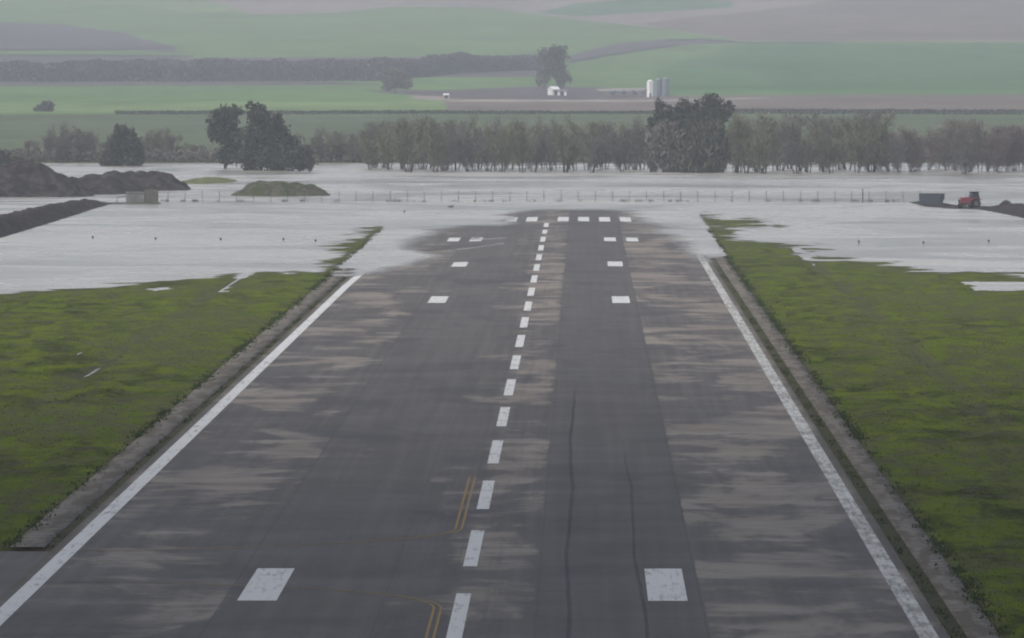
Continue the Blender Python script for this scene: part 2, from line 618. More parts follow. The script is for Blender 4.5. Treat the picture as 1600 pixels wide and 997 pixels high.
tw = grid_mesh('taxiway', TXX, np.concatenate([np.linspace(-600, 250, 10)[:-1], np.linspace(250, TAXI_Y, 20)]), lambda X, Y: H(X, Y) * 0 + 0.138, M_taxi)
tag(tw, kind='structure')
for sgn, lo, hi in ((-1, 24.1, 26.0), (1, 24.4, 25.9)):
    ys = np.arange(TAXI_Y + 2 if sgn < 0 else -300, 1420, 3.0)
    xs = np.sort(sgn * np.array([lo, lo + 0.001, (lo + hi) / 2, hi - 0.001, hi]))

    def cz(X, Y, lo=lo, hi=hi):
        a = np.abs(X)
        top = (a > lo + 0.0005) & (a < hi - 0.0005)
        return H(X, Y) + np.where(top, 0.01, -0.08)
    kb = grid_mesh('concrete_strip', xs, ys, cz, M_conc, smooth=False)
    tag(kb, kind='structure')

WX = FX[(FX >= -700) & (FX <= 700)]
WY = FY[FY >= 560]


def wet(X, Y, Z):
    return H(X, Y) < 0.03


flood = grid_mesh('flood_water', WX, WY, lambda X, Y: np.zeros_like(X), M_water, keep=wet,
                  attrs={'depth': lambda x, y, z: -H(x, y)})
tag(flood, kind='structure')


# painted markings: a fine sheet laid over the pavement
def marking(name, x0, x1, y0, y1, mat, lift=0.012, curve=None):
    nx = max(2, int(abs(x1 - x0) / 0.75) + 1)
    ny = max(2, int((y1 - y0) / 2.0) + 1)
    return grid_mesh(name, np.linspace(x0, x1, nx), np.linspace(y0, y1, ny), lambda X, Y: H(X, Y) + lift, mat)


for k in range(-4, 17):
    y0 = 392 + 50 * k
    o = marking('centre_line_dash', -0.38, 0.38, y0, y0 + 30, M_white)
    tag(o, kind='structure')
for sx in (-1, 1):
    o = marking('edge_line', min(sx * 22.05, sx * 23.0), max(sx * 22.05, sx * 23.0), 60, 1330, M_white if sx < 0 else M_white_edge)
    tag(o, kind='structure')
    for y0, y1 in ((367, 390.3), (817, 840), (963, 986)):
        o = marking('touchdown_mark', min(sx * 9.4, sx * 11.4), max(sx * 9.4, sx * 11.4), y0, y1, M_white)
        tag(o, kind='structure')
    for x in (10.2, 13.6):
        o = marking('touchdown_mark', sx * x - 0.9, sx * x + 0.9, 1098, 1121, M_white)
        tag(o, kind='structure')
    for x in (2.7, 6.2, 9.8, 13.4):
        o = marking('threshold_bar', sx * x - 0.95, sx * x + 0.95, 1234, 1268, M_white)
        tag(o, kind='structure')


def ribbon(name, pts, w, mat, lift=0.010):
    mb = MB()
    P = [Vector((p[0], p[1], 0)) for p in pts]
    for i, p in enumerate(P):
        d = (P[min(i + 1, len(P) - 1)] - P[max(i - 1, 0)]).normalized()
        nrm = Vector((-d.y, d.x, 0)) * w / 2
        for q in (p + nrm, p - nrm):
            mb.v.append((q.x, q.y, float(H(q.x, q.y)) + lift))
        if i:
            b = 2 * i
            mb.f.append((b - 2, b - 1, b + 1, b))
    return mb.build(name, mat)


for dx in (-0.18, 0.18):
    up = [(-1.15 + dx, y) for y in np.linspace(476, 424, 14)]
    for t in np.linspace(0, 1, 26)[1:]:
        a = t * math.pi / 2
        up.append((-1.15 + dx - 26 * (1 - math.cos(a)), 424 - 20 * math.sin(a)))
    tag(ribbon('taxi_guide_line', up, 0.13, M_yellow), kind='structure')
    dn = [(-1.15 + dx, y) for y in np.linspace(200, 362, 40)]
    for t in np.linspace(0, 1, 26)[1:]:
        a = t * math.pi / 2
        dn.append((-1.15 + dx - 20 * (1 - math.cos(a)), 362 + 18 * math.sin(a)))
    tag(ribbon('taxi_guide_line', dn, 0.13, M_yellow), kind='structure')

# ------------------------------------------------------------------ hills with their fields
C_PLAIN = (0.110, 0.140, 0.082)
C_GREEN = (0.130, 0.225, 0.078)
C_GREEN2 = (0.180, 0.265, 0.105)
C_GREEN3 = (0.075, 0.170, 0.062)
C_SOIL = (0.185, 0.150, 0.135)
C_SOIL2 = (0.120, 0.105, 0.115)
C_TAN = (0.290, 0.245, 0.220)
C_DARK = (0.045, 0.050, 0.055)
C_ROAD = (0.36, 0.33, 0.29)
FIELDS = [  # painted in order; pixel outlines of where each field lies on the slope
    (C_GREEN, [(-1200, -300), (2800, -300), (2800, 179), (-1200, 179)], 1.0),
    (C_PLAIN, [(-1200, 178), (2800, 178), (2800, 320), (-1200, 320)], 1.2),
    (C_GREEN2, [(-1200, 158), (300, 160), (720, 159), (720, 171), (300, 174), (-1200, 174)], 1.5),
    (C_SOIL2, [(-1200, 124), (500, 126), (600, 132), (300, 134), (-1200, 138)], 1.5),
    (C_SOIL, [(690, 151), (860, 152), (1040, 150), (1250, 147), (2800, 147), (2800, 178), (1040, 174), (700, 172)], 1.0),
    (C_SOIL2, [(560, 141), (690, 141), (860, 133), (1010, 140), (1060, 150), (900, 156), (700, 154)], 1.5),
    (C_TAN, [(640, 149), (700, 151), (705, 157), (645, 155)], 1.0),
    (C_ROAD, [(700, 156), (1010, 156), (1200, 152), (1200, 154), (1010, 159), (700, 158)], 0.5),
    (C_ROAD, [(935, 139), (1008, 137), (1008, 142), (935, 143)], 0.7),
    (C_SOIL2, [(-1200, 95), (850, 88), (850, 120), (-1200, 133)], 1.0),
    (C_SOIL2, [(-1200, 36), (0, 35), (100, 38), (190, 52), (275, 74), (285, 90), (-1200, 92)], 1.0),
    (C_GREEN, [(-1200, 80), (200, 79), (280, 82), (280, 87), (-1200, 86)], 0.7),
    (C_DARK, [(-1200, 77), (150, 76), (272, 73), (272, 76), (150, 79), (-1200, 80)], 0.6),
    (C_DARK, [(-1200, 86), (150, 85), (300, 86), (300, 88), (150, 88), (-1200, 89)], 0.6),
    (C_TAN, [(200, -300), (230, -10), (330, 12), (400, 24), (520, 20), (620, 10), (760, 12), (900, 30), (1040, 46), (1160, 64), (2800, 68), (2800, -300)], 2.0),
    (C_GREEN2, [(-1200, -300), (-1200, 4), (120, 2), (300, 18), (400, 24), (330, 2), (240, -20), (200, -300)], 2.0),
    (C_SOIL, [(1000, 36), (1180, 18), (1400, -12), (2800, -60), (2800, 66), (1160, 63), (1040, 45)], 1.5),
    (C_GREEN3, [(840, 20), (900, 6), (1000, -2), (1145, 2), (1145, 12), (1000, 20), (900, 26)], 2.0),
    (C_SOIL2, [(888, 88), (960, 68), (1050, 60), (1165, 67), (1060, 71), (965, 84), (888, 98)], 1.5),
    (C_GREEN3, [(1180, 68), (2800, 72), (2800, 145), (1040, 147), (1020, 110)], 10.0),
    (C_DARK, [(888, 95), (965, 82), (1060, 69), (1060, 71), (965, 86), (888, 99)], 0.6),
    (C_DARK, [(1040, 61), (1100, 60), (1165, 66), (1300, 66), (1300, 68), (1165, 68), (1100, 63), (1040, 64)], 0.5),
]


def hill_color(x, y, z):
    px, py = project(x, y, z)
    wx = px + fbm(x / 40.0, y / 80.0, 5, 3) * 8
    wy = py + fbm(x / 30.0, y / 90.0, 6, 3) * 0.9
    c = np.tile(np.array(C_GREEN), (len(x), 1))
    for colr, poly, soft in FIELDS:
        sd = poly_sd(wx, wy, poly, 4.0)
        k = sstep(-soft * 0.7, soft * 0.7, sd)[:, None]
        c = c * (1 - k) + np.array(colr) * k
    t = fbm(x / 70.0, y / 160.0, 12, 4)[:, None]
    t2 = fbm(x / 12.0, y / 50.0, 14, 3)[:, None]
    c = c * (1 + 0.26 * t + 0.16 * t2)
    return np.clip(c, 0.01, 1)


def hill_material():
    m = Mat('hill_fields', 1.0, 0.0)
    c = m.attr('field')
    n = m.noise(m.scale(m.pos(), (0.10, 0.03, 0.1)), 1.0, 5, 0.65)
    m.color(m.mix(0.5, c, m.mix(m.rng(n, 0.3, 0.7), (0.55, 0.56, 0.55), (1.0, 1.0, 1.0)), 'MULTIPLY'))
    return m.m


M_hill = hill_material()
uf = FPX
U = np.concatenate([np.linspace(-0.30, -0.0855, 40)[:-1], np.arange(-0.0855, 0.0675, 3.2 / uf), np.linspace(0.0675, 0.28, 40)])
HY = [1950.0]
while HY[-1] < 10400:
    yv = HY[-1]
    dz = (np.interp(yv + 20, ZT, (93 - PT) * 0 + zt) - np.interp(yv, ZT, zt)) / 20
    dpy = abs(FPX * (dz * yv - (np.interp(yv, ZT, zt) - CAM[2])) / yv ** 2)
    HY.append(yv + min(60.0, 0.9 / max(dpy, 0.01)))
HY = np.array(HY)
hills = grid_mesh('hills', U, HY, HILL, M_hill, attrs={'field': hill_color}, fan=True)
tag(hills, kind='structure')

# ------------------------------------------------------------------ vegetation
rng = np.random.default_rng(7)


def bark(name, c=(0.06, 0.052, 0.045)):
    return simple(name, c, 0.9, 0.1, 0.4, 2.0)


def foliage(name, a, b, scale=0.35):
    m = Mat(name, 0.8, 0.15)
    n = m.noise(m.obj(), scale, 4, 0.6)
    g = m.n('ShaderNodeNewGeometry').outputs['Random Per Island']
    v = m.op('ADD', m.op('MULTIPLY', n, 0.6), m.op('MULTIPLY', g, 0.4))
    m.color(m.mix(m.rng(v, 0.3, 0.72), a, b))
    return m.m


M_bark = bark('bark')
M_bark_pale = bark('pale_bark', (0.13, 0.115, 0.10))
M_dark_leaf = foliage('dark_leaves', (0.022, 0.028, 0.022), (0.075, 0.080, 0.056))
M_mid_leaf = foliage('olive_leaves', (0.045, 0.050, 0.032), (0.095, 0.100, 0.065))
M_twig_brown = foliage('brown_twigs', (0.080, 0.074, 0.064), (0.165, 0.155, 0.134))
M_twig_green = foliage('olive_twigs', (0.085, 0.092, 0.056), (0.180, 0.182, 0.118))
M_twig_red = foliage('reddish_twigs', (0.095, 0.070, 0.064), (0.180, 0.142, 0.130))
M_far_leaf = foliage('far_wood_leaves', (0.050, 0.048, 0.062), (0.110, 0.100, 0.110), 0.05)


def leaf_faces(lobes, n, size, droop=0.0, seed=1):
    """lobes: list of (x, y, z, rx, ry, rz); faces spread through each lobe, denser to the outside and in clumps"""
    r = np.random.default_rng(seed)
    vol = np.array([l[3] * l[4] * l[5] for l in lobes]) ** 0.75
    cnt = (vol / vol.sum() * n).astype(int) + 1
    out = []
    for l, k in zip(lobes, cnt):
        kc = max(6, k // 26)                        # clumps
        d = r.normal(size=(kc, 3)); d /= np.linalg.norm(d, axis=1)[:, None]
        rad = r.uniform(0.30, 1.0, kc) ** 0.5 * r.uniform(0.82, 1.08, kc)
        cc = d * rad[:, None]
        pick = r.integers(0, kc, k)
        p = cc[pick] + r.normal(size=(k, 3)) * 0.17
        p = np.array(l[:3]) + p * np.array(l[3:])
        out.append(p)
    P = np.concatenate(out)
    P[:, 2] = np.maximum(P[:, 2], 0.15)
    k = len(P)
    a = r.normal(size=(k, 3)); a /= np.linalg.norm(a, axis=1)[:, None]
    if droop:
        a[:, 2] -= droop; a /= np.linalg.norm(a, axis=1)[:, None]
    b = np.cross(a, r.normal(size=(k, 3))); b /= np.linalg.norm(b, axis=1)[:, None]
    s = size * r.uniform(0.6, 1.4, k)[:, None]
    ln = 1.0 + droop * 1.6
    V = np.stack([P - a * s * 0.6 * ln, P + b * s * 0.42, P + a * s * 0.6 * ln, P - b * s * 0.42], 1)
    return V


def trunk_mesh(name, h, r0, limbs, parent, mat, seed=1, lean=0.0, base=-0.8, split=0.35):
    rd = random.Random(seed)
    mb = MB()
    top = Vector((lean * h, 0, h * 0.82))
    pts = [Vector((0, 0, base)), Vector((rd.uniform(-.2, .2), rd.uniform(-.2, .2), h * split)), Vector((top.x * 0.6, rd.uniform(-.3, .3), h * 0.6)), top]
    mb.tube(pts, [r0 * 1.25, r0 * 0.85, r0 * 0.45, r0 * 0.08], 7)
    for l in limbs:
        s = pts[1].lerp(pts[2], rd.uniform(0, 0.8))
        e = Vector(l)
        mid = s.lerp(e, 0.5) + Vector((0, 0, (e - s).length * 0.12))
        mb.tube([s, mid, e], [r0 * 0.42, r0 * 0.26, r0 * 0.06], 5)
    return mb.build(name, mat, parent, smooth=True)


def leafy(name, label, cat, px, base_py, Y, lobes_px, mat, n=5000, size=0.55, droop=0.0, seed=1, r0=0.35, group=None, zbase=None, stem=M_bark):
    """lobes_px: list of (px, py, rx, ry[, depth offset m]) around a trunk at distance Y; turned into metres round the trunk"""
    m_px = Y / FPX
    base = at_y(px, base_py, Y)
    z0 = 0.0 if zbase is None else zbase
    root = empty(name, (base[0], Y, z0))
    tag(root, label, cat, group)
    L = []
    for q in lobes_px:
        c = at_y(q[0], q[1], Y)
        dy = q[4] if len(q) > 4 else 0.0
        L.append((c[0] - base[0], dy, c[2] - z0, q[2] * m_px, q[2] * m_px * 0.85, q[3] * m_px))
    top = max(l[2] + l[5] for l in L)
    trunk_mesh('trunk', top * 0.8, r0, [(l[0], l[1], l[2]) for l in L], root, stem, seed)
    tri_mesh('crown', leaf_faces(L, n, size, droop, seed), mat, root, 4)
    return root


# dark evergreen clump left of the runway
leafy('evergreen_tree', 'dark round-headed evergreen leaning out on the left of the paired tall trees by the flood', 'tree', 352, 262, 1830,
      [(352, 184, 22, 19), (342, 208, 17, 17), (366, 176, 12, 12), (358, 242, 20, 14), (334, 192, 10, 11), (366, 218, 14, 20)], M_dark_leaf, 7500, 0.55, seed=11)
leafy('evergreen_tree', 'tallest dark evergreen of the clump in the flood left of the runway end', 'tree', 408, 267, 1800,
      [(402, 178, 15, 18), (393, 163, 8, 9), (419, 190, 19, 18), (402, 210, 22, 26), (434, 214, 20, 20), (392, 244, 20, 22), (425, 245, 34, 22), (452, 228, 16, 14), (440, 232, 24, 20)],
      M_dark_leaf, 12000, 0.6, seed=12)
leafy('evergreen_shrub', 'low dark bush at the right foot of the tall evergreen clump', 'bush', 468, 267, 1785,
      [(455, 250, 24, 17), (478, 252, 15, 14), (474, 240, 12, 14)], M_dark_leaf, 4500, 0.5, seed=13, r0=0.2)
# dark group right of the centre
leafy('eucalyptus_tree', 'tall dark tree with ragged tufted head behind the drooping willow right of centre', 'tree', 1082, 268, 1830,
      [(1035, 172, 14, 16), (1048, 188, 16, 14), (1068, 168, 14, 14), (1092, 172, 14, 16), (1112, 160, 15, 15), (1136, 168, 13, 12), (1122, 180, 20, 14),
       (1072, 186, 24, 14), (1100, 192, 26, 16), (1024, 192, 12, 16), (1100, 225, 28, 28)], M_dark_leaf, 12000, 0.5, seed=21, r0=0.5)
leafy('willow_tree', 'brown drooping willow on the left front of the big clump right of centre', 'tree', 1042, 271, 1775,
      [(1040, 222, 26, 26), (1022, 240, 16, 26), (1052, 246, 24, 26), (1036, 206, 16, 12)], M_twig_brown, 9000, 0.45, droop=1.2, seed=22, stem=M_bark_pale)
leafy('willow_tree', 'dark drooping willow on the right front of the big clump right of centre', 'tree', 1098, 272, 1770,
      [(1090, 225, 30, 30), (1118, 232, 22, 34), (1078, 246, 24, 26), (1110, 252, 24, 20), (1096, 206, 22, 14)], M_mid_leaf, 11000, 0.5, droop=1.2, seed=23)
# far left
leafy('evergreen_tree', 'lone dark tree with a peaked head above the earth heaps on the left', 'tree', 196, 264, 1880,
      [(188, 206, 12, 13), (200, 218, 16, 16), (208, 238, 18, 18), (186, 236, 20, 20), (172, 248, 16, 14), (205, 252, 20, 12)], M_dark_leaf, 8000, 0.55, seed=31)
leafy('evergreen_tree', 'dark tree at the left frame edge behind the largest earth heap', 'tree', -14, 268, 1800,
      [(-30, 245, 30, 24), (0, 252, 22, 16), (28, 256, 18, 12)], M_dark_leaf, 5000, 0.55, seed=32)


# bare trees standing in the flood -------------------------------------------------
def bare_proto(seed, h, w, mat, stem, stems=4, n=2600):
    rd = random.Random(seed)
    r = np.random.default_rng(seed)
    root = empty('bare_tree', (0, 0, 0))
    mb = MB()
    tips = []
    for s in range(stems):
        a = rd.uniform(0, 2 * math.pi)
        b0 = Vector((math.cos(a) * 0.35, math.sin(a) * 0.35, -0.8))
        spread = rd.uniform(0.25, 1.0) * w * 0.42
        e = Vector((math.cos(a) * spread, math.sin(a) * spread, h * rd.uniform(0.62, 0.9)))
        m1 = b0.lerp(e, 0.3) + Vector((rd.uniform(-.3, .3), rd.uniform(-.3, .3), h * 0.03))
        m2 = b0.lerp(e, 0.65) + Vector((rd.uniform(-.3, .3), rd.uniform(-.3, .3), h * 0.05))
        mb.tube([b0, m1, m2, e], [0.12, 0.09, 0.06, 0.02], 5)
        for k in range(7):
            t = rd.uniform(0.15, 1.0)
            p = b0.lerp(m1, t / 0.3) if t < 0.3 else (m1.lerp(m2, (t - .3) / .35) if t < 0.65 else m2.lerp(e, (t - .65) / .35))
            a2 = a + rd.uniform(-1.6, 1.6)
            ln = rd.uniform(0.14, 0.28) * h
            q = p + Vector((math.cos(a2) * ln * 0.6, math.sin(a2) * ln * 0.6, ln * rd.uniform(0.4, 0.9)))
            mb.tube([p, p.lerp(q, 0.5) + Vector((0, 0, 0.1)), q], [0.055, 0.035, 0.012], 4, caps=False)
            tips.append((p, q))
    mb.build('trunk', stem, root, smooth=True)
    V = []
    for i in range(n):
        p, q = tips[rd.randrange(len(tips))]
        s = p.lerp(q, rd.uniform(0.1, 1.05))
        s = s + Vector((rd.gauss(0, w * 0.05), rd.gauss(0, w * 0.05), rd.gauss(0, h * 0.04)))
        up = Vector((rd.gauss(0, 0.55), rd.gauss(0, 0.55), rd.uniform(0.1, 1.2))).normalized()
        ln = rd.uniform(0.5, 1.5)
        e = s + up * ln
        side = up.cross(Vector((rd.gauss(0, 1), rd.gauss(0, 1), rd.gauss(0, 1)))).normalized() * rd.uniform(0.025, 0.055)
        if s.z < 1.0:
            continue
        V.append([tuple(s - side), tuple(s + side), tuple(e + side * 0.4), tuple(e - side * 0.4)])
    tri_mesh('crown', np.array(V), mat, root, 4)
    return root


def copy_tree(o):
    c = o.copy(); COL.objects.link(c)
    for ch in list(o.children):
        d = ch.copy(); COL.objects.link(d); d.parent = c
    return c


PROTO = {}
spec = [('brown', M_twig_brown, M_bark_pale), ('green', M_twig_green, M_bark), ('red', M_twig_red, M_bark_pale)]
for j, (key, tm, bm_) in enumerate(spec):
    PROTO[key] = [bare_proto(100 + j * 10 + i, 11.5, 8.0 + i, tm, bm_, 4 + i % 3) for i in range(3)]
used_proto = set()


def bare(px, Y, top_py, key, label, group, i, z=0.0, wid=1.0):
    p = PROTO[key][i % 3]
    b = at_y(px, 270, Y)
    h = at_y(px, top_py, Y)[2] - z
    if p.name in used_proto:
        o = copy_tree(p)
    else:
        o = p; used_proto.add(p.name)
    s = h / 11.5
    o.location = (b[0], Y, z)
    o.rotation_euler = (0, 0, random.Random(i * 7 + int(px)).uniform(0, 6.28))
    o.scale = (s * wid, s * wid, s)
    tag(o, label, 'tree', group)
    return o


rd = random.Random(5)
i = 0
ROWS = [  # px range, step, Y range, top rows, twig kinds, label, group, label of the first, label of the last
    (575, 700, 11, (1765, 1850), (186, 208), ('green', 'brown', 'green'), 'bare olive-brown tree in the flood between the evergreen clump and the runway end', 'bare trees on the flooded bank left of centre',
     'bare olive tree at the left end of the long row standing in the flood', None),
    (700, 1008, 10.5, (1765, 1840), (182, 208), ('brown', 'green', 'brown'), 'bare grey-brown tree standing in the flood straight beyond the runway end', 'bare trees in the flood beyond the runway end',
     None, 'bare grey-brown tree touching the left side of the drooping willows'),
    (1146, 1375, 11, (1750, 1830), (178, 200), ('green', 'brown', 'green'), 'tall thin-stemmed bare tree in the flood right of the willow clump', 'thin-stemmed bare trees right of the willows',
     'thin-stemmed bare tree standing against the right side of the willow clump', None),
    (1375, 1660, 11.5, (1745, 1830), (190, 216), ('red', 'brown', 'red'), 'reddish-brown bare tree in the flood beyond the red tractor', 'reddish bare trees along the right of the bank',
     None, None),
    (474, 578, 12, (1930, 1990), (204, 222), ('brown', 'green', 'brown'), 'pale bare tree set back on the far bank right of the evergreen clump', 'pale bare trees set back right of the evergreens',
     'pale bare tree on the far bank directly beside the low dark bush', None),
    (40, 175, 13, (1930, 2000), (198, 218), ('brown', 'red', 'brown'), 'pale brown bare tree on the far bank behind the earth heaps', 'pale bare trees behind the earth heaps',
     None, 'pale bare tree touching the left side of the lone peaked dark tree'),
    (226, 330, 14, (1940, 2010), (206, 228), ('red', 'brown', 'green'), 'low bare tree on the far bank between the two dark evergreens', 'low bare trees between the dark trees',
     'low bare tree just right of the lone peaked dark tree', None),
]
for x0, x1, st, (ya, yb), (ta, tb), keys, lab, grp, first, last in ROWS:
    x = x0
    made = []
    while x < x1:
        Y = rd.uniform(ya, yb)
        tp = rd.uniform(ta, tb) + 5 * math.sin(x * 0.045)
        made.append(bare(x + rd.uniform(-4, 4), Y, tp, keys[i % len(keys)], lab, grp, i, 0.0 if Y < 1915 else 0.25, rd.uniform(0.95, 1.3)))
        i += 1
        x += st * rd.uniform(0.7, 1.3)
    for o in made:
        qx = float(project(o.location.x, o.location.y, 0.0)[0])
        for a, b, l2 in ((695, 800, 'bare grey-brown tree in the flood beyond the left flooded corner of the runway'),
                         (800, 905, 'bare grey-brown tree in the flood beyond the middle of the runway end'),
                         (905, 1015, 'bare grey-brown tree in the flood beyond the right half of the runway end'),
                         (1140, 1250, 'thin-stemmed bare tree in the flood between the willows and the tall dark post'),
                         (1250, 1400, 'thin-stemmed bare tree in the flood behind the tall dark fence-side post'),
                         (1350, 1480, 'reddish-brown bare tree in the flood behind the dark blue skip'),
                         (1480, 1540, 'reddish-brown bare tree in the flood directly behind the red tractor'),
                         (1540, 1700, 'reddish-brown bare tree in the flood beyond the small heap right of the tractor')):
            if Y < 1915 and a <= qx < b and l2.startswith({'g': 'thin', 'r': 'reddish', 'b': 'bare'}[keys[0][0]]):
                o['label'] = l2
    if first: made[0]['label'] = first
    if last: made[-1]['label'] = last
for pr in PROTO.values():
    for p in pr:
        if p.name not in used_proto:
            for ch in list(p.children): bpy.data.objects.remove(ch)
            bpy.data.objects.remove(p)


# undergrowth on the far bank and woods beyond (nobody could count their plants)
def belt(name, pts, n, thick, mat, size, seed, jag=0.35, zfun=HILL):
    """pts: (px, base_py, height_m, Y)"""
    r = np.random.default_rng(seed)
    P = np.array([(at_y(p[0], p[1], p[3])[0], p[3], p[2]) for p in pts])
    seg = np.hypot(np.diff(P[:, 0]), np.diff(P[:, 1]) * 0)
    cum = np.concatenate([[0], np.cumsum(seg)])
    t = r.uniform(0, cum[-1], n)
    x = np.interp(t, cum, P[:, 0]); y = np.interp(t, cum, P[:, 1]); h = np.interp(t, cum, P[:, 2])
    h = h * (1 + jag * fbm(x / (thick * 0.9), y / 40.0, seed, 4))
    y = y + r.uniform(-thick, thick, n)
    z = zfun(x, y) + h * r.uniform(0, 1, n) ** 0.8
    C = np.stack([x, y, z], 1)
    a = r.normal(size=(n, 3)); a /= np.linalg.norm(a, axis=1)[:, None]
    b = np.cross(a, r.normal(size=(n, 3))); b /= np.linalg.norm(b, axis=1)[:, None]
    s = (size * r.uniform(0.5, 1.5, n))[:, None]
    V = np.stack([C - a * s, C + b * s * 0.7, C + a * s, C - b * s * 0.7], 1)
    o = tri_mesh(name, V, mat, None, 4)
    return tag(o, kind='stuff')


belt('wood', [(-900, 130, 12, 4230), (0, 130, 12, 4230), (300, 130, 12.5, 4220), (600, 128, 12.5, 4260)], 90000, 18, M_far_leaf, 0.7, 51, 0.22)
belt('wood', [(600, 127, 12, 4280), (720, 118, 11, 4480), (850, 113, 9, 4600)], 26000, 14, M_far_leaf, 0.7, 52, 0.22)
belt('hedgerow', [(180, 178, 1.4, 2990), (860, 178, 1.5, 2990)], 9000, 1.5, M_dark_leaf, 0.35, 53, 0.2)
belt('hedgerow', [(860, 178, 1.1, 2995), (1010, 178, 1.3, 2990), (1040, 178, 2.0, 2980), (2000, 178, 2.0, 2970)], 14000, 1.5, M_dark_leaf, 0.38, 54, 0.25)
belt('undergrowth', [(-300, 250, 3.0, 1945), (330, 250, 3.2, 1945), (480, 250, 4.5, 1945), (1010, 250, 3.5, 1945), (1900, 250, 3.5, 1945)], 36000, 6, M_twig_brown, 0.35, 55, 0.5,
     lambda x, y: 0.1 + 0 * x)

# far trees by the farm
zf = lambda px, Y: float(HILL(np.array([at_y(px, 150, Y)[0]]), np.array([Y]))[0])
for lab, px, Y, lobes, mt, n, sd in (
        ('tall grey tree standing on the right above the white farm shed', 874, 3930, [(872, 84, 15, 15), (868, 104, 18, 18), (878, 118, 13, 18), (862, 90, 10, 12)], M_dark_leaf, 5000, 61),
        ('tall pale tree on the left of the pair above the white farm shed', 850, 3950, [(850, 92, 12, 14), (852, 112, 14, 18), (846, 126, 10, 10)], M_twig_brown, 3600, 62),
        ('pale round bare tree at the left end of the farm track', 618, 3760, [(616, 120, 18, 14), (630, 128, 14, 12), (608, 132, 12, 10)], M_twig_brown, 4000, 63),
        ('small dark bush alone in the field at far left', 72, 3080, [(72, 168, 12, 9), (62, 172, 9, 7)], M_dark_leaf, 2000, 64)):
    leafy('far_tree', lab, 'tree', px, 150, Y, lobes, mt, n, 0.9, seed=sd, r0=0.4, zbase=zf(px, Y))

# ------------------------------------------------------------------ farm on the slope
M_wall_white = simple('white_render', (0.80, 0.80, 0.79), 0.7, 0.2, 0.1)
M_silo_white = simple('white_steel', (0.85, 0.86, 0.86), 0.45, 0.4, 0.06)
M_silo_grey = simple('galvanised_steel', (0.19, 0.23, 0.27), 0.5, 0.4, 0.2)
M_roof_grey = simple('grey_roof_sheet', (0.20, 0.21, 0.23), 0.6, 0.3, 0.2)
M_dark = simple('dark_opening', (0.03, 0.03, 0.035), 0.7, 0.2)
M_metal = simple('weathered_metal', (0.12, 0.12, 0.12), 0.6, 0.4)


def silo(name, label, px, Y, r, h, mat, group=None, legs=False):
    x = at_y(px, 150, Y)[0]
    root = empty(name, (x, Y, zf(px, Y)))
    tag(root, label, 'silo', group)
    b = MB()
    zs = np.linspace(-0.5, h, 14)
    pts, rr = [], []
    for k, z in enumerate(zs):
        pts.append((0, 0, z)); rr.append(r * (1.0 if k % 2 else 0.985))
    b.tube(pts, rr, 28); b.build('body', mat, root, smooth=False)
    c = MB(); c.tube([(0, 0, h), (0, 0, h + r * 0.55), (0, 0, h + r * 0.62)], [r * 1.06, r * 0.18, r * 0.12], 28); c.build('roof', mat, root)
    l = MB()
    for s in (-0.22, 0.22):
        l.tube([(s, -r - 0.12, 0), (s, -r - 0.12, h + 0.5)], 0.04, 5)
    for z in np.arange(0.4, h, 0.5):
        l.box(-0.22, 0.22, -r - 0.14, -r - 0.10, z, z + 0.04)
    l.build('ladder', M_metal, root)
    d = MB(); d.box(-0.5, 0.5, -r - 0.03, -r + 0.3, 0, 1.9); d.build('hatch', M_metal, root)
    return root


silo('silo', 'narrow bright white silo standing beside the grey silos', 1016, 3600, 1.75, 7.6, M_silo_white)
silo('silo', 'grey steel silo immediately right of the bright white silo', 1028, 3640, 1.9, 8.2, M_silo_grey, 'grey steel silos of the farm')
silo('silo', 'grey steel silo farthest right at the farm above the dark treetops', 1040, 3640, 1.9, 8.6, M_silo_grey, 'grey steel silos of the farm')


def shed(name, label, cat, px, Y, L, W, h, rise, wallm, roofm, rz=0.0, doors=1, windows=2):
    x = at_y(px, 150, Y)[0]
    root = empty(name, (x, Y, zf(px, Y)), rz)
    tag(root, label, cat)
    w = MB(); w.prism([(-L / 2, -0.5), (L / 2, -0.5), (L / 2, h), (-L / 2, h)], -W / 2, W / 2)
    for s in (-1, 1):   # gable ends
        b = len(w.v); xx = s * L / 2
        w.v += [(xx, -W / 2, h), (xx, W / 2, h), (xx, 0, h + rise), (xx - s * 0.2, -W / 2, h), (xx - s * 0.2, W / 2, h), (xx - s * 0.2, 0, h + rise)]
        w.f += [(b, b + 1, b + 2), (b + 3, b + 5, b + 4), (b, b + 2, b + 5, b + 3), (b + 1, b + 4, b + 5, b + 2)]
    w.build('wall', wallm, root)
    r = MB()
    for s in (-1, 1):
        b = len(r.v); e = W / 2 + 0.35; ze = h - 0.35 * rise / (W / 2)
        for x2 in (-L / 2 - 0.3, L / 2 + 0.3):
            r.v += [(x2, s * e, ze + 0.02), (x2, 0, h + rise + 0.02), (x2, 0, h + rise + 0.14), (x2, s * e, ze + 0.14)]
        r.f += [(b, b + 1, b + 2, b + 3), (b + 4, b + 7, b + 6, b + 5), (b, b + 3, b + 7, b + 4), (b + 3, b + 2, b + 6, b + 7), (b, b + 4, b + 5, b + 1)]
    r.build('roof', roofm, root)
    for k in range(doors):
        xx = -L / 2 + L * (k + 0.5) / max(doors, 1)
        MB().box(xx - 1.0, xx + 1.0, -W / 2 - 0.05, -W / 2 + 0.05, 0, min(2.4, h - 0.3)).build('door', M_dark, root)
    for k in range(windows):
        xx = -L / 2 + L * (k + 0.8) / (windows + 0.6)
        MB().box(xx - 0.4, xx + 0.4, -W / 2 - 0.04, -W / 2 + 0.04, 1.5, 2.3).build('window', M_dark, root)
    return root


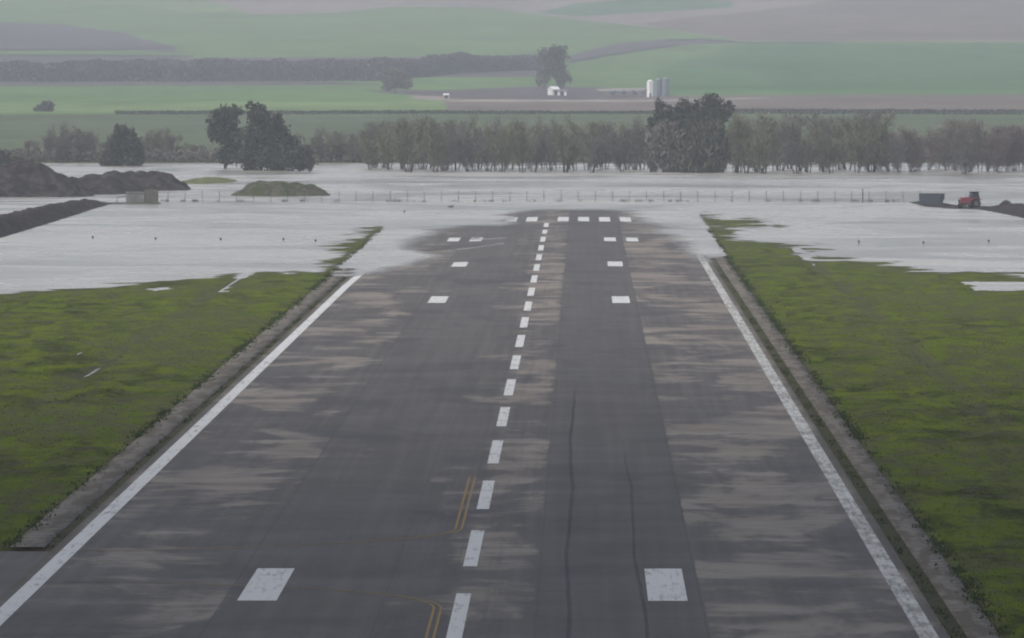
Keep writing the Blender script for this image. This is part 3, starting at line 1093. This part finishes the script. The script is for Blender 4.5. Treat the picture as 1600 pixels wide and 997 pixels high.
shed('farm_shed', 'small white gabled farm shed under the tall grey trees', 'shed', 865, 3700, 4.2, 5.0, 3.0, 1.3, M_wall_white, M_wall_white, 0.5)
shed('farm_shed', 'white lean farm shed just right of the gabled one', 'shed', 878, 3690, 4.6, 5.0, 2.0, 0.8, M_wall_white, M_roof_grey, 0.0, 1, 1)
shed('farm_building', 'long low grey farm building left of the silos', 'farm building', 975, 3720, 17, 8, 1.5, 0.7, M_roof_grey, M_roof_grey, 0.0, 3, 3)
shed('hut', 'tiny white hut beside the pale track in the fields', 'hut', 697, 3560, 2.4, 3.0, 1.9, 0.5, M_wall_white, M_wall_white, 0.0, 1, 0)


# ------------------------------------------------------------------ earth heaps and banks
def soil_material(name, a, b, green=None):
    m = Mat(name, 0.95, 0.1)
    n = m.noise(scale=0.5, detail=6, rough=0.65)
    c = m.mix(m.rng(n, 0.38, 0.62), a, b)
    if green:
        g = m.noise(scale=0.35, detail=4)
        c = m.mix(m.rng(g, 0.40, 0.60), c, green)
    m.color(c)
    m.bump(m.noise(scale=1.5, detail=6, rough=0.7), 0.9, 0.4)
    return m.m


M_soil = soil_material('dark_soil', (0.022, 0.019, 0.020), (0.066, 0.057, 0.054))
M_mound = soil_material('grassy_soil', (0.060, 0.056, 0.042), (0.11, 0.105, 0.08), (0.055, 0.068, 0.030))
M_islet = soil_material('islet_grass', (0.10, 0.12, 0.05), (0.16, 0.18, 0.08))


def heap(name, x0, x1, y0, y1, fn, mat, step=0.35, seed=1, amp=0.25, ns=2.0):
    xs = np.arange(x0, x1 + step, step); ys = np.arange(y0, y1 + step, step)
    cx, cy = (x0 + x1) / 2, (y0 + y1) / 2
    z = lambda X, Y: fn(X + cx, Y + cy) + amp * fbm((X + cx) / ns, (Y + cy) / ns, seed, 4) * np.clip(fn(X + cx, Y + cy) * 0.8 + 0.4, 0, 1)
    o = grid_mesh(name, xs - cx, ys - cy, z, mat, keep=lambda X, Y, Z: Z > -0.45)
    o.location = (cx, cy, 0)
    return o


def cones(lst):
    """(px, Y, half width px, depth m, height m)"""
    L = []
    for px, Y, wpx, dp, h in lst:
        L.append((at_y(px, 300, Y)[0], Y, wpx * Y / FPX, dp, h))

    def f(X, Y):
        z = np.full(X.shape, -1.0)
        for x, y, w, d, h in L:
            r = np.sqrt(((X - x) / w) ** 2 + ((Y - y) / d) ** 2)
            z = np.maximum(z, h * (1.04 - np.sqrt(r * r + 0.035)) - 0.12)
        return z
    return f, L


def heap_thing(name, label, cat, lst, mat, seed, amp=1.5, ns=3.0, kind=None):
    f, L = cones(lst)
    x0 = min(l[0] - l[2] for l in L) - 1; x1 = max(l[0] + l[2] for l in L) + 1
    y0 = min(l[1] - l[3] for l in L) - 1; y1 = max(l[1] + l[3] for l in L) + 1
    o = heap(name, x0, x1, y0, y1, f, mat, 0.4, seed, amp, ns)
    return tag(o, label, cat, kind=kind)


heap_thing('earth_heap', 'largest dark earth heap, peaked, at the left frame edge', 'earth heap',
           [(36, 1470, 108, 16, 8.6), (-30, 1475, 90, 15, 7.2), (5, 1462, 70, 12, 6.3), (85, 1465, 62, 11, 4.3)], M_soil, 71)
heap_thing('earth_heap', 'middle dark earth heap between the big heap and the flat ridge', 'earth heap',
           [(145, 1500, 60, 14, 5.0), (112, 1490, 50, 12, 4.3), (176, 1500, 56, 14, 5.1), (158, 1492, 66, 12, 4.2)], M_soil, 72)
heap_thing('earth_ridge', 'low dark ridge of earth tapering right towards the grassy islet', 'earth ridge',
           [(205, 1535, 70, 13, 4.7), (238, 1540, 62, 12, 4.5), (222, 1533, 75, 12, 4.3), (180, 1530, 60, 12, 4.4)], M_soil, 73)


def dome(label, name, px, Y, wpx, dp, h, mat, seed, p=1.6, amp=0.3):
    x = at_y(px, 300, Y)[0]; w = wpx * Y / FPX
    f = lambda X, Y2: h * (1 - (((X - x) / w) ** 2 + ((Y2 - Y) / dp) ** 2) ** (p / 2)) - 0.02
    o = heap(name, x - w - 1, x + w + 1, Y - dp - 1, Y + dp + 1, f, mat, 0.35, seed, amp, 2.2)
    return tag(o, label, name.replace('_', ' '))


dome('rounded grass-grown mound rising from the flood behind the fence', 'grassy_mound', 438, 1470, 79, 8, 2.9, M_mound, 74, 2.4, 1.1)
dome('flat green islet showing just above the flood behind the grassy mound', 'grassy_islet', 326, 1640, 44, 34, 0.8, M_islet, 75, 2.0, 0.35)


def bank(name, path, w, h, mat, seed, amp=0.25):
    """path of (px, py on the water)"""
    P = [flat(a, b) for a, b in path]
    xs0 = min(p[0] for p in P) - w * 2; xs1 = max(p[0] for p in P) + w * 2
    ys0 = min(p[1] for p in P) - w * 2; ys1 = max(p[1] for p in P) + w * 2
    hh = h if hasattr(h, '__len__') else [h] * len(P)

    def f(X, Y):
        best = np.full(X.shape, -1.0)
        for k in range(len(P) - 1):
            a, b = P[k], P[k + 1]
            ex, ey = b[0] - a[0], b[1] - a[1]
            t = np.clip(((X - a[0]) * ex + (Y - a[1]) * ey) / (ex * ex + ey * ey), 0, 1)
            d = np.hypot(X - a[0] - t * ex, Y - a[1] - t * ey)
            H_ = hh[k] + (hh[k + 1] - hh[k]) * t
            best = np.maximum(best, H_ * np.clip(1.25 - d / w * 1.25, -0.4, 1.0))
        return best
    o = heap(name, xs0, xs1, ys0, ys1, f, mat, 0.5, seed, amp, 1.8)
    return o


dk = bank('earth_bank', [(-260, 446), (-40, 372), (60, 343), (105, 329), (142, 318)], 4.0, [2.7, 2.4, 1.8, 1.4, 0.6], M_soil, 81, 0.7)
tag(dk, 'long dark earth bank running out of the left frame edge across the flood', 'earth bank')
dk2 = bank('earth_bank', [(1446, 316), (1472, 323), (1510, 326), (1555, 327), (1590, 333), (1680, 352)], 3.2, [0.25, 0.5, 0.45, 0.6, 1.7, 2.2], M_soil, 82, 0.15)
tag(dk2, 'low dark earth bank under the red vehicle at the right', 'earth bank')
heap_thing('earth_heap', 'small dark earth heap on the bank right of the red vehicle', 'earth heap', [(1572, 1322, 22, 4, 2.6), (1586, 1320, 20, 4, 1.9)], M_soil, 83, 0.2, 1.2)

# dark steel barge-like trough at the bank's left end
M_blue = simple('dark_blue_steel', (0.030, 0.042, 0.060), 0.5, 0.4)
p = at_y(1456, 310, 1372)
root = empty('tipper_skip', (p[0], 1372, 0.3), -0.32)
tag(root, 'dark blue open steel skip at the left tip of the right-hand bank', 'skip')
mb = MB()
mb.prism([(-2.2, 0.6), (-1.9, 0.0), (1.7, 0.0), (2.2, 1.0), (2.2, 1.9), (-2.2, 1.9)], -1.0, -0.9)
mb.prism([(-2.2, 0.6), (-1.9, 0.0), (1.7, 0.0), (2.2, 1.0), (2.2, 1.9), (-2.2, 1.9)], 0.9, 1.0)
mb.box(-1.9, 1.7, -0.9, 0.9, -0.05, 0.03); mb.box(-2.25, -2.15, -0.9, 0.9, 0.5, 1.9); mb.box(2.15, 2.25, -0.9, 0.9, 0.9, 1.9)
mb.build('body', M_blue, root)
MB().box(-2.3, 2.3, -1.06, -0.88, 1.9, 2.0).box(-2.3, 2.3, 0.88, 1.06, 1.9, 2.0).build('rim', M_metal, root)

# ------------------------------------------------------------------ red tractor on the bank
M_red = simple('red_bodywork', (0.20, 0.045, 0.060), 0.5, 0.4, 0.2)
M_tyre = simple('tyre_rubber', (0.018, 0.018, 0.02), 0.85, 0.2)
M_glass = simple('dark_glass', (0.02, 0.025, 0.03), 0.15, 0.6)
p = at_y(1514, 327, 1326)
tr = empty('tractor', (p[0], 1326, 0.42), 0.35)
tag(tr, 'red tractor with dark cab standing on the low earth bank in the flood', 'tractor')
mb = MB(); mb.prism([(-1.9, 0.85), (-1.95, 1.75), (-1.6, 1.95), (0.25, 2.05), (0.25, 0.85)], -0.55, 0.55); mb.build('bonnet', M_red, tr, bevel=0.06)
mb = MB(); mb.box(-1.97, -1.955, -0.35, 0.35, 1.0, 1.6); mb.build('grille', M_dark, tr)
mb = MB(); mb.prism([(0.25, 0.9), (0.25, 2.05), (0.45, 2.85), (1.55, 2.85), (1.8, 2.0), (1.8, 0.9)], -0.75, 0.75); mb.build('cab', M_glass, tr, bevel=0.05)
mb = MB(); mb.box(0.3, 1.75, -0.9, 0.9, 2.86, 3.02); mb.build('roof', M_dark, tr, bevel=0.04)
mb = MB(); mb.box(-1.5, 1.6, -0.3, 0.3, 0.55, 0.9); mb.build('chassis', M_metal, tr)


def wheel(x, y, r, w):
    m1 = MB(); n_ = 24
    m1.tube([(x, y - w / 2, r), (x, y - w / 2 + 0.06, r), (x, y + w / 2 - 0.06, r), (x, y + w / 2, r)], [r * 0.9, r, r, r * 0.9], n_)
    wh = m1.build('wheel', M_tyre, tr)
    rim = MB(); rim.tube([(x, y - w / 2 - 0.02, r), (x, y + w / 2 + 0.02, r)], [r * 0.5, r * 0.5], 16); rim.build('rim', M_metal, wh)


for s in (-1, 1):
    wheel(1.0, s * 0.95, 0.85, 0.45); wheel(-1.35, s * 0.8, 0.5, 0.3)
    MB().prism([(0.1, 1.55), (0.35, 1.85), (1.65, 1.85), (1.95, 1.5), (1.95, 1.42), (1.62, 1.76), (0.4, 1.76), (0.18, 1.5)], s * 0.95 - 0.25, s * 0.95 + 0.25).build('mudguard', M_red, tr)
    MB().box(-2.0, -1.95, s * 0.42 - 0.1, s * 0.42 + 0.1, 1.55, 1.72).build('headlight', M_silo_white, tr)
MB().tube([(-0.7, -0.35, 2.0), (-0.7, -0.35, 2.8)], 0.05, 8).build('exhaust_pipe', M_metal, tr)

# ------------------------------------------------------------------ concrete pump house on the left
M_conc2 = simple('grey_concrete', (0.20, 0.20, 0.19), 0.85, 0.2, 0.35, 1.2)
M_conc3 = simple('stained_concrete', (0.13, 0.125, 0.11), 0.85, 0.2, 0.45, 1.2)
p = at_y(215, 318, 1385)
ph = empty('pump_house', (p[0], 1385, 0.0), 0.1)
tag(ph, 'low grey concrete pump house standing in the flood in front of the earth heaps', 'pump house')
MB().box(-8.0, 4.3, -1.6, 1.6, -0.5, 0.28).build('base_slab', M_conc3, ph)
MB().box(-2.2, 1.3, -1.2, 1.2, 0.28, 2.1).build('wall', M_conc2, ph, bevel=0.03)
MB().box(-2.35, 1.34, -1.35, 1.35, 2.1, 2.26).build('roof', M_conc2, ph, bevel=0.02)
MB().box(1.36, 3.9, -1.35, 1.35, 0.28, 2.65).build('annex', M_conc3, ph, bevel=0.03)
MB().box(-0.9, -0.1, -1.26, -1.19, 0.3, 1.7).build('door', M_metal, ph)
MB().tube([(-3.9, -0.4, 0.2), (-3.9, -0.4, 1.4), (-2.2, -0.4, 1.5)], 0.14, 8).build('pipe', M_silo_grey, ph)

# ------------------------------------------------------------------ perimeter fence
M_post = simple('fence_post', (0.10, 0.10, 0.095), 0.8, 0.2)
M_wire = simple('fence_wire', (0.20, 0.20, 0.20), 0.6, 0.3)
FYY = 1408.0
fx0, fx1 = at_y(236, 315, FYY)[0], at_y(1438, 315, FYY)[0]
fn = empty('perimeter_fence', ((fx0 + fx1) / 2, FYY, 0))
tag(fn, 'long wire mesh perimeter fence standing in the flood beyond the runway', 'fence')
rf = random.Random(9)
npost = 46
xsf = np.linspace(fx0, fx1, npost) - (fx0 + fx1) / 2
post0 = None
for k, x in enumerate(xsf):
    if post0 is None:
        mb = MB(); mb.tube([(0, 0, -0.6), (0, 0, 1.85), (0.0, -0.3, 2.15)], [0.06, 0.055, 0.05], 6)
        post0 = mb.build('post', M_post, fn); o = post0
    else:
        o = post0.copy(); COL.objects.link(o); o.parent = fn
    o.location = (x, rf.uniform(-.05, .05), rf.uniform(-0.12, 0.06))
    o.rotation_euler = (0, rf.uniform(-0.03, 0.03), 0)
mb = MB()
for z in np.arange(0.1, 1.85, 0.25):
    for k in range(npost - 1):
        a, b = xsf[k], xsf[k + 1]
        mb.box(a, b, -0.07, -0.06, z, z + 0.012)
for x in np.arange(xsf[0], xsf[-1], 0.28):
    mb.box(x, x + 0.012, -0.058, -0.050, -0.05, 1.8)
mb.build('wire_mesh', M_wire, fn)

tall = at_y(1348, 317, 1400)
tp = empty('sign_post', (tall[0], 1400, 0))
tag(tp, 'single thick dark post rising above the fence left of the skip', 'post')
MB().tube([(0, 0, -0.6), (0, 0, 2.6)], [0.10, 0.09], 8).build('pole', M_tyre, tp)
MB().tube([(0, 0, 2.6), (0, 0, 2.72)], [0.13, 0.05], 8).build('cap', M_metal, tp)

# ------------------------------------------------------------------ marker stubs and drift in the water
stub0 = None


def stub(px, py, label, group='marker stubs standing in the flood', s=1.0):
    global stub0
    q = flat(px, py)
    if stub0 is None:
        stub0 = empty('marker_stub', (q[0], q[1], 0))
        MB().tube([(0, 0, -0.5), (0, 0, 0.22)], [0.05, 0.045], 8).build('pole', M_metal, stub0)
        MB().tube([(0, 0, 0.22), (0, 0, 0.30), (0, 0, 0.44), (0, 0, 0.50)], [0.12, 0.16, 0.15, 0.06], 10).build('head', M_tyre, stub0)
        o = stub0
    else:
        o = copy_tree(stub0)
    o.location = (q[0], q[1], 0)
    o.scale = (s, s, s)
    tag(o, label, 'marker', group)


for px, py, lab in ((145, 374, 'dark marker stub in the left flood, outermost of its row'), (243, 376, 'dark marker stub in the left flood, second of its row from the left'),
                    (345, 377, 'dark marker stub in the left flood, third of its row from the left'), (443, 377, 'dark marker stub in the left flood, fourth of its row from the left'),
                    (493, 379, 'dark marker stub in the left flood, nearest the runway edge of its row'), (632, 333, 'lone dark marker stub in the flood left of the runway end'),
                    (1342, 381, 'dark marker stub in the right flood, nearest the runway of its row'), (1443, 382, 'dark marker stub in the right flood, middle of its row'),
                    (1545, 380, 'dark marker stub in the right flood, outermost of its row')):
    stub(px, py, lab)
q = flat(704, 324)
mb = MB()
for k in range(26):
    a = rf.uniform(0, 6.28)
    mb.tube([(rf.uniform(-.35, .35), rf.uniform(-.3, .3), 0.0), (rf.uniform(-.5, .5) + math.cos(a) * .2, rf.uniform(-.3, .3), rf.uniform(.1, .5))], [0.05, 0.02], 5)
o = mb.build('driftwood', M_bark); o.location = (q[0], q[1], 0)
tag(o, 'small dark tangle of driftwood afloat left of the runway end', 'driftwood')

# reeds and weeds along the fence and the flooded verges
def tufts(name, X, Y, Z, hgt, mat, seed, wid=0.05, per=3):
    r = np.random.default_rng(seed)
    X = np.repeat(X, per); Y = np.repeat(Y, per); Z = np.repeat(Z, per)
    k = len(X)
    bx = X + r.normal(0, 0.12, k); by = Y + r.normal(0, 0.12, k)
    h = hgt * r.uniform(0.4, 1.3, k)
    a = r.uniform(0, 2 * np.pi, k)
    w = wid * r.uniform(0.6, 1.4, k)
    lx = r.normal(0, 0.35, k) * h; ly = r.normal(0, 0.35, k) * h
    V = np.stack([np.stack([bx - np.cos(a) * w, by - np.sin(a) * w, Z - 0.03], 1),
                  np.stack([bx + np.cos(a) * w, by + np.sin(a) * w, Z - 0.03], 1),
                  np.stack([bx + lx, by + ly, Z + h], 1)], 1)
    o = tri_mesh(name, V, mat)
    return tag(o, kind='stuff')


r = np.random.default_rng(3)
k = 2600
xx = r.uniform(fx0, fx1, k); kk = fbm(xx / 1.3, xx * 0 + 0.37, 15, 4) > 0.22
tufts('reeds', xx[kk], FYY + r.normal(0, 0.8, kk.sum()), np.zeros(kk.sum()), 0.55, M_mid_leaf, 4, 0.03)

# grass blades over the verges, thickest towards the camera
N = 120000
yy = 300 + (900 - 300) * r.uniform(0, 1, N) ** 1.5
uu = r.uniform(-0.088, 0.070, N)
xx = CAM[0] + uu * yy * 1.1
h0 = H(xx, yy)
dens = fbm(xx / 3.0, yy / 5.0, 88, 4)
ok = (np.abs(xx) > 26.5) & (h0 > 0.03) & (dens > -0.35) & ~((xx < -24) & (yy < TAXI_Y + 4))
tufts('grass', xx[ok], yy[ok], h0[ok], 0.07, M_grass, 5, 0.05, 2)
# weeds along the pavement edges
k = 9000
ys = r.uniform(300, 1180, k); sg = r.choice([-1, 1], k)
xs = sg * (26.1 + r.normal(0, 0.3, k))
ok = (fbm(xs * 0, ys / 11.0, 19, 5) + r.normal(0, 0.25, k) > -0.05) & (H(xs, ys) > -0.02) & ~((sg < 0) & (ys < TAXI_Y + 2))
M_weed = foliage('weed_leaves', (0.022, 0.034, 0.012), (0.055, 0.080, 0.024), 0.8)
tufts('weeds', xs[ok], ys[ok], H(xs[ok], ys[ok]), 0.17, M_weed, 6, 0.06, 3)
k = 5000
ys = r.uniform(300, 1180, k); sg = r.choice([-1, 1], k)
xs = sg * (23.95 + r.normal(0, 0.16, k))
ok = (fbm(xs * 0, ys / 9.0, 29, 4) > 0.05) & (H(xs, ys) > 0.0) & ~((sg < 0) & (ys < TAXI_Y + 2))
tufts('weeds', xs[ok], ys[ok], H(xs[ok], ys[ok]) - 0.05, 0.16, M_weed, 8, 0.06, 2)

# ------------------------------------------------------------------ added cloud, out of view, placed to shade the near end of the airfield
cm = Mat('shade_cloud_white', 1.0, 0.0)
cm.color((0.75, 0.76, 0.78))
lump = []
rc = np.random.default_rng(12)
for k in range(60):
    a, q_ = rc.uniform(0, 2 * np.pi), rc.uniform(0, 1) ** 0.6
    lump.append((-255 + math.cos(a) * q_ * 420, -265 + math.sin(a) * q_ * 300, 640 + rc.uniform(-30, 60), rc.uniform(70, 130), rc.uniform(70, 120), rc.uniform(35, 60)))
cl = MB()
for (cx_, cy_, cz_, rx_, ry_, rz_) in lump:
    nu, nv = 20, 10
    b_ = len(cl.v)
    for j in range(nv + 1):
        th = math.pi * j / nv
        for i_ in range(nu):
            ph_ = 2 * math.pi * i_ / nu
            d_ = (math.sin(th) * math.cos(ph_), math.sin(th) * math.sin(ph_), math.cos(th))
            w_ = 1 + 0.18 * math.sin(d_[0] * 7 + cx_) * math.cos(d_[1] * 6 + cy_) + 0.08 * math.sin(d_[2] * 13 + cx_)
            cl.v.append((cx_ + d_[0] * rx_ * w_, cy_ + d_[1] * ry_ * w_, cz_ + d_[2] * rz_ * w_))
    for j in range(nv):
        for i_ in range(nu):
            i2 = (i_ + 1) % nu
            cl.f.append((b_ + j * nu + i_, b_ + (j + 1) * nu + i_, b_ + (j + 1) * nu + i2, b_ + j * nu + i2))
tag(cl.build('added_shade_cloud', cm.m, smooth=True), kind='stuff')

# ------------------------------------------------------------------ haze
hz = MB(); hz.box(-3500, 3500, -1200, 10800, -2.5, float(max(z for z in zt)) + 15.0)
hm = bpy.data.materials.new('haze_air'); hm.use_nodes = True
ht = hm.node_tree
ht.nodes.remove(ht.nodes['Principled BSDF'])
pv = ht.nodes.new('ShaderNodeVolumePrincipled')
pv.inputs['Color'].default_value = (0.87, 0.93, 1.0, 1)
pv.inputs['Density'].default_value = HAZE_DENSITY
pv.inputs['Anisotropy'].default_value = 0.0
ht.links.new(pv.outputs[0], ht.nodes['Material Output'].inputs['Volume'])
o = hz.build('haze', hm)
tag(o, kind='stuff')
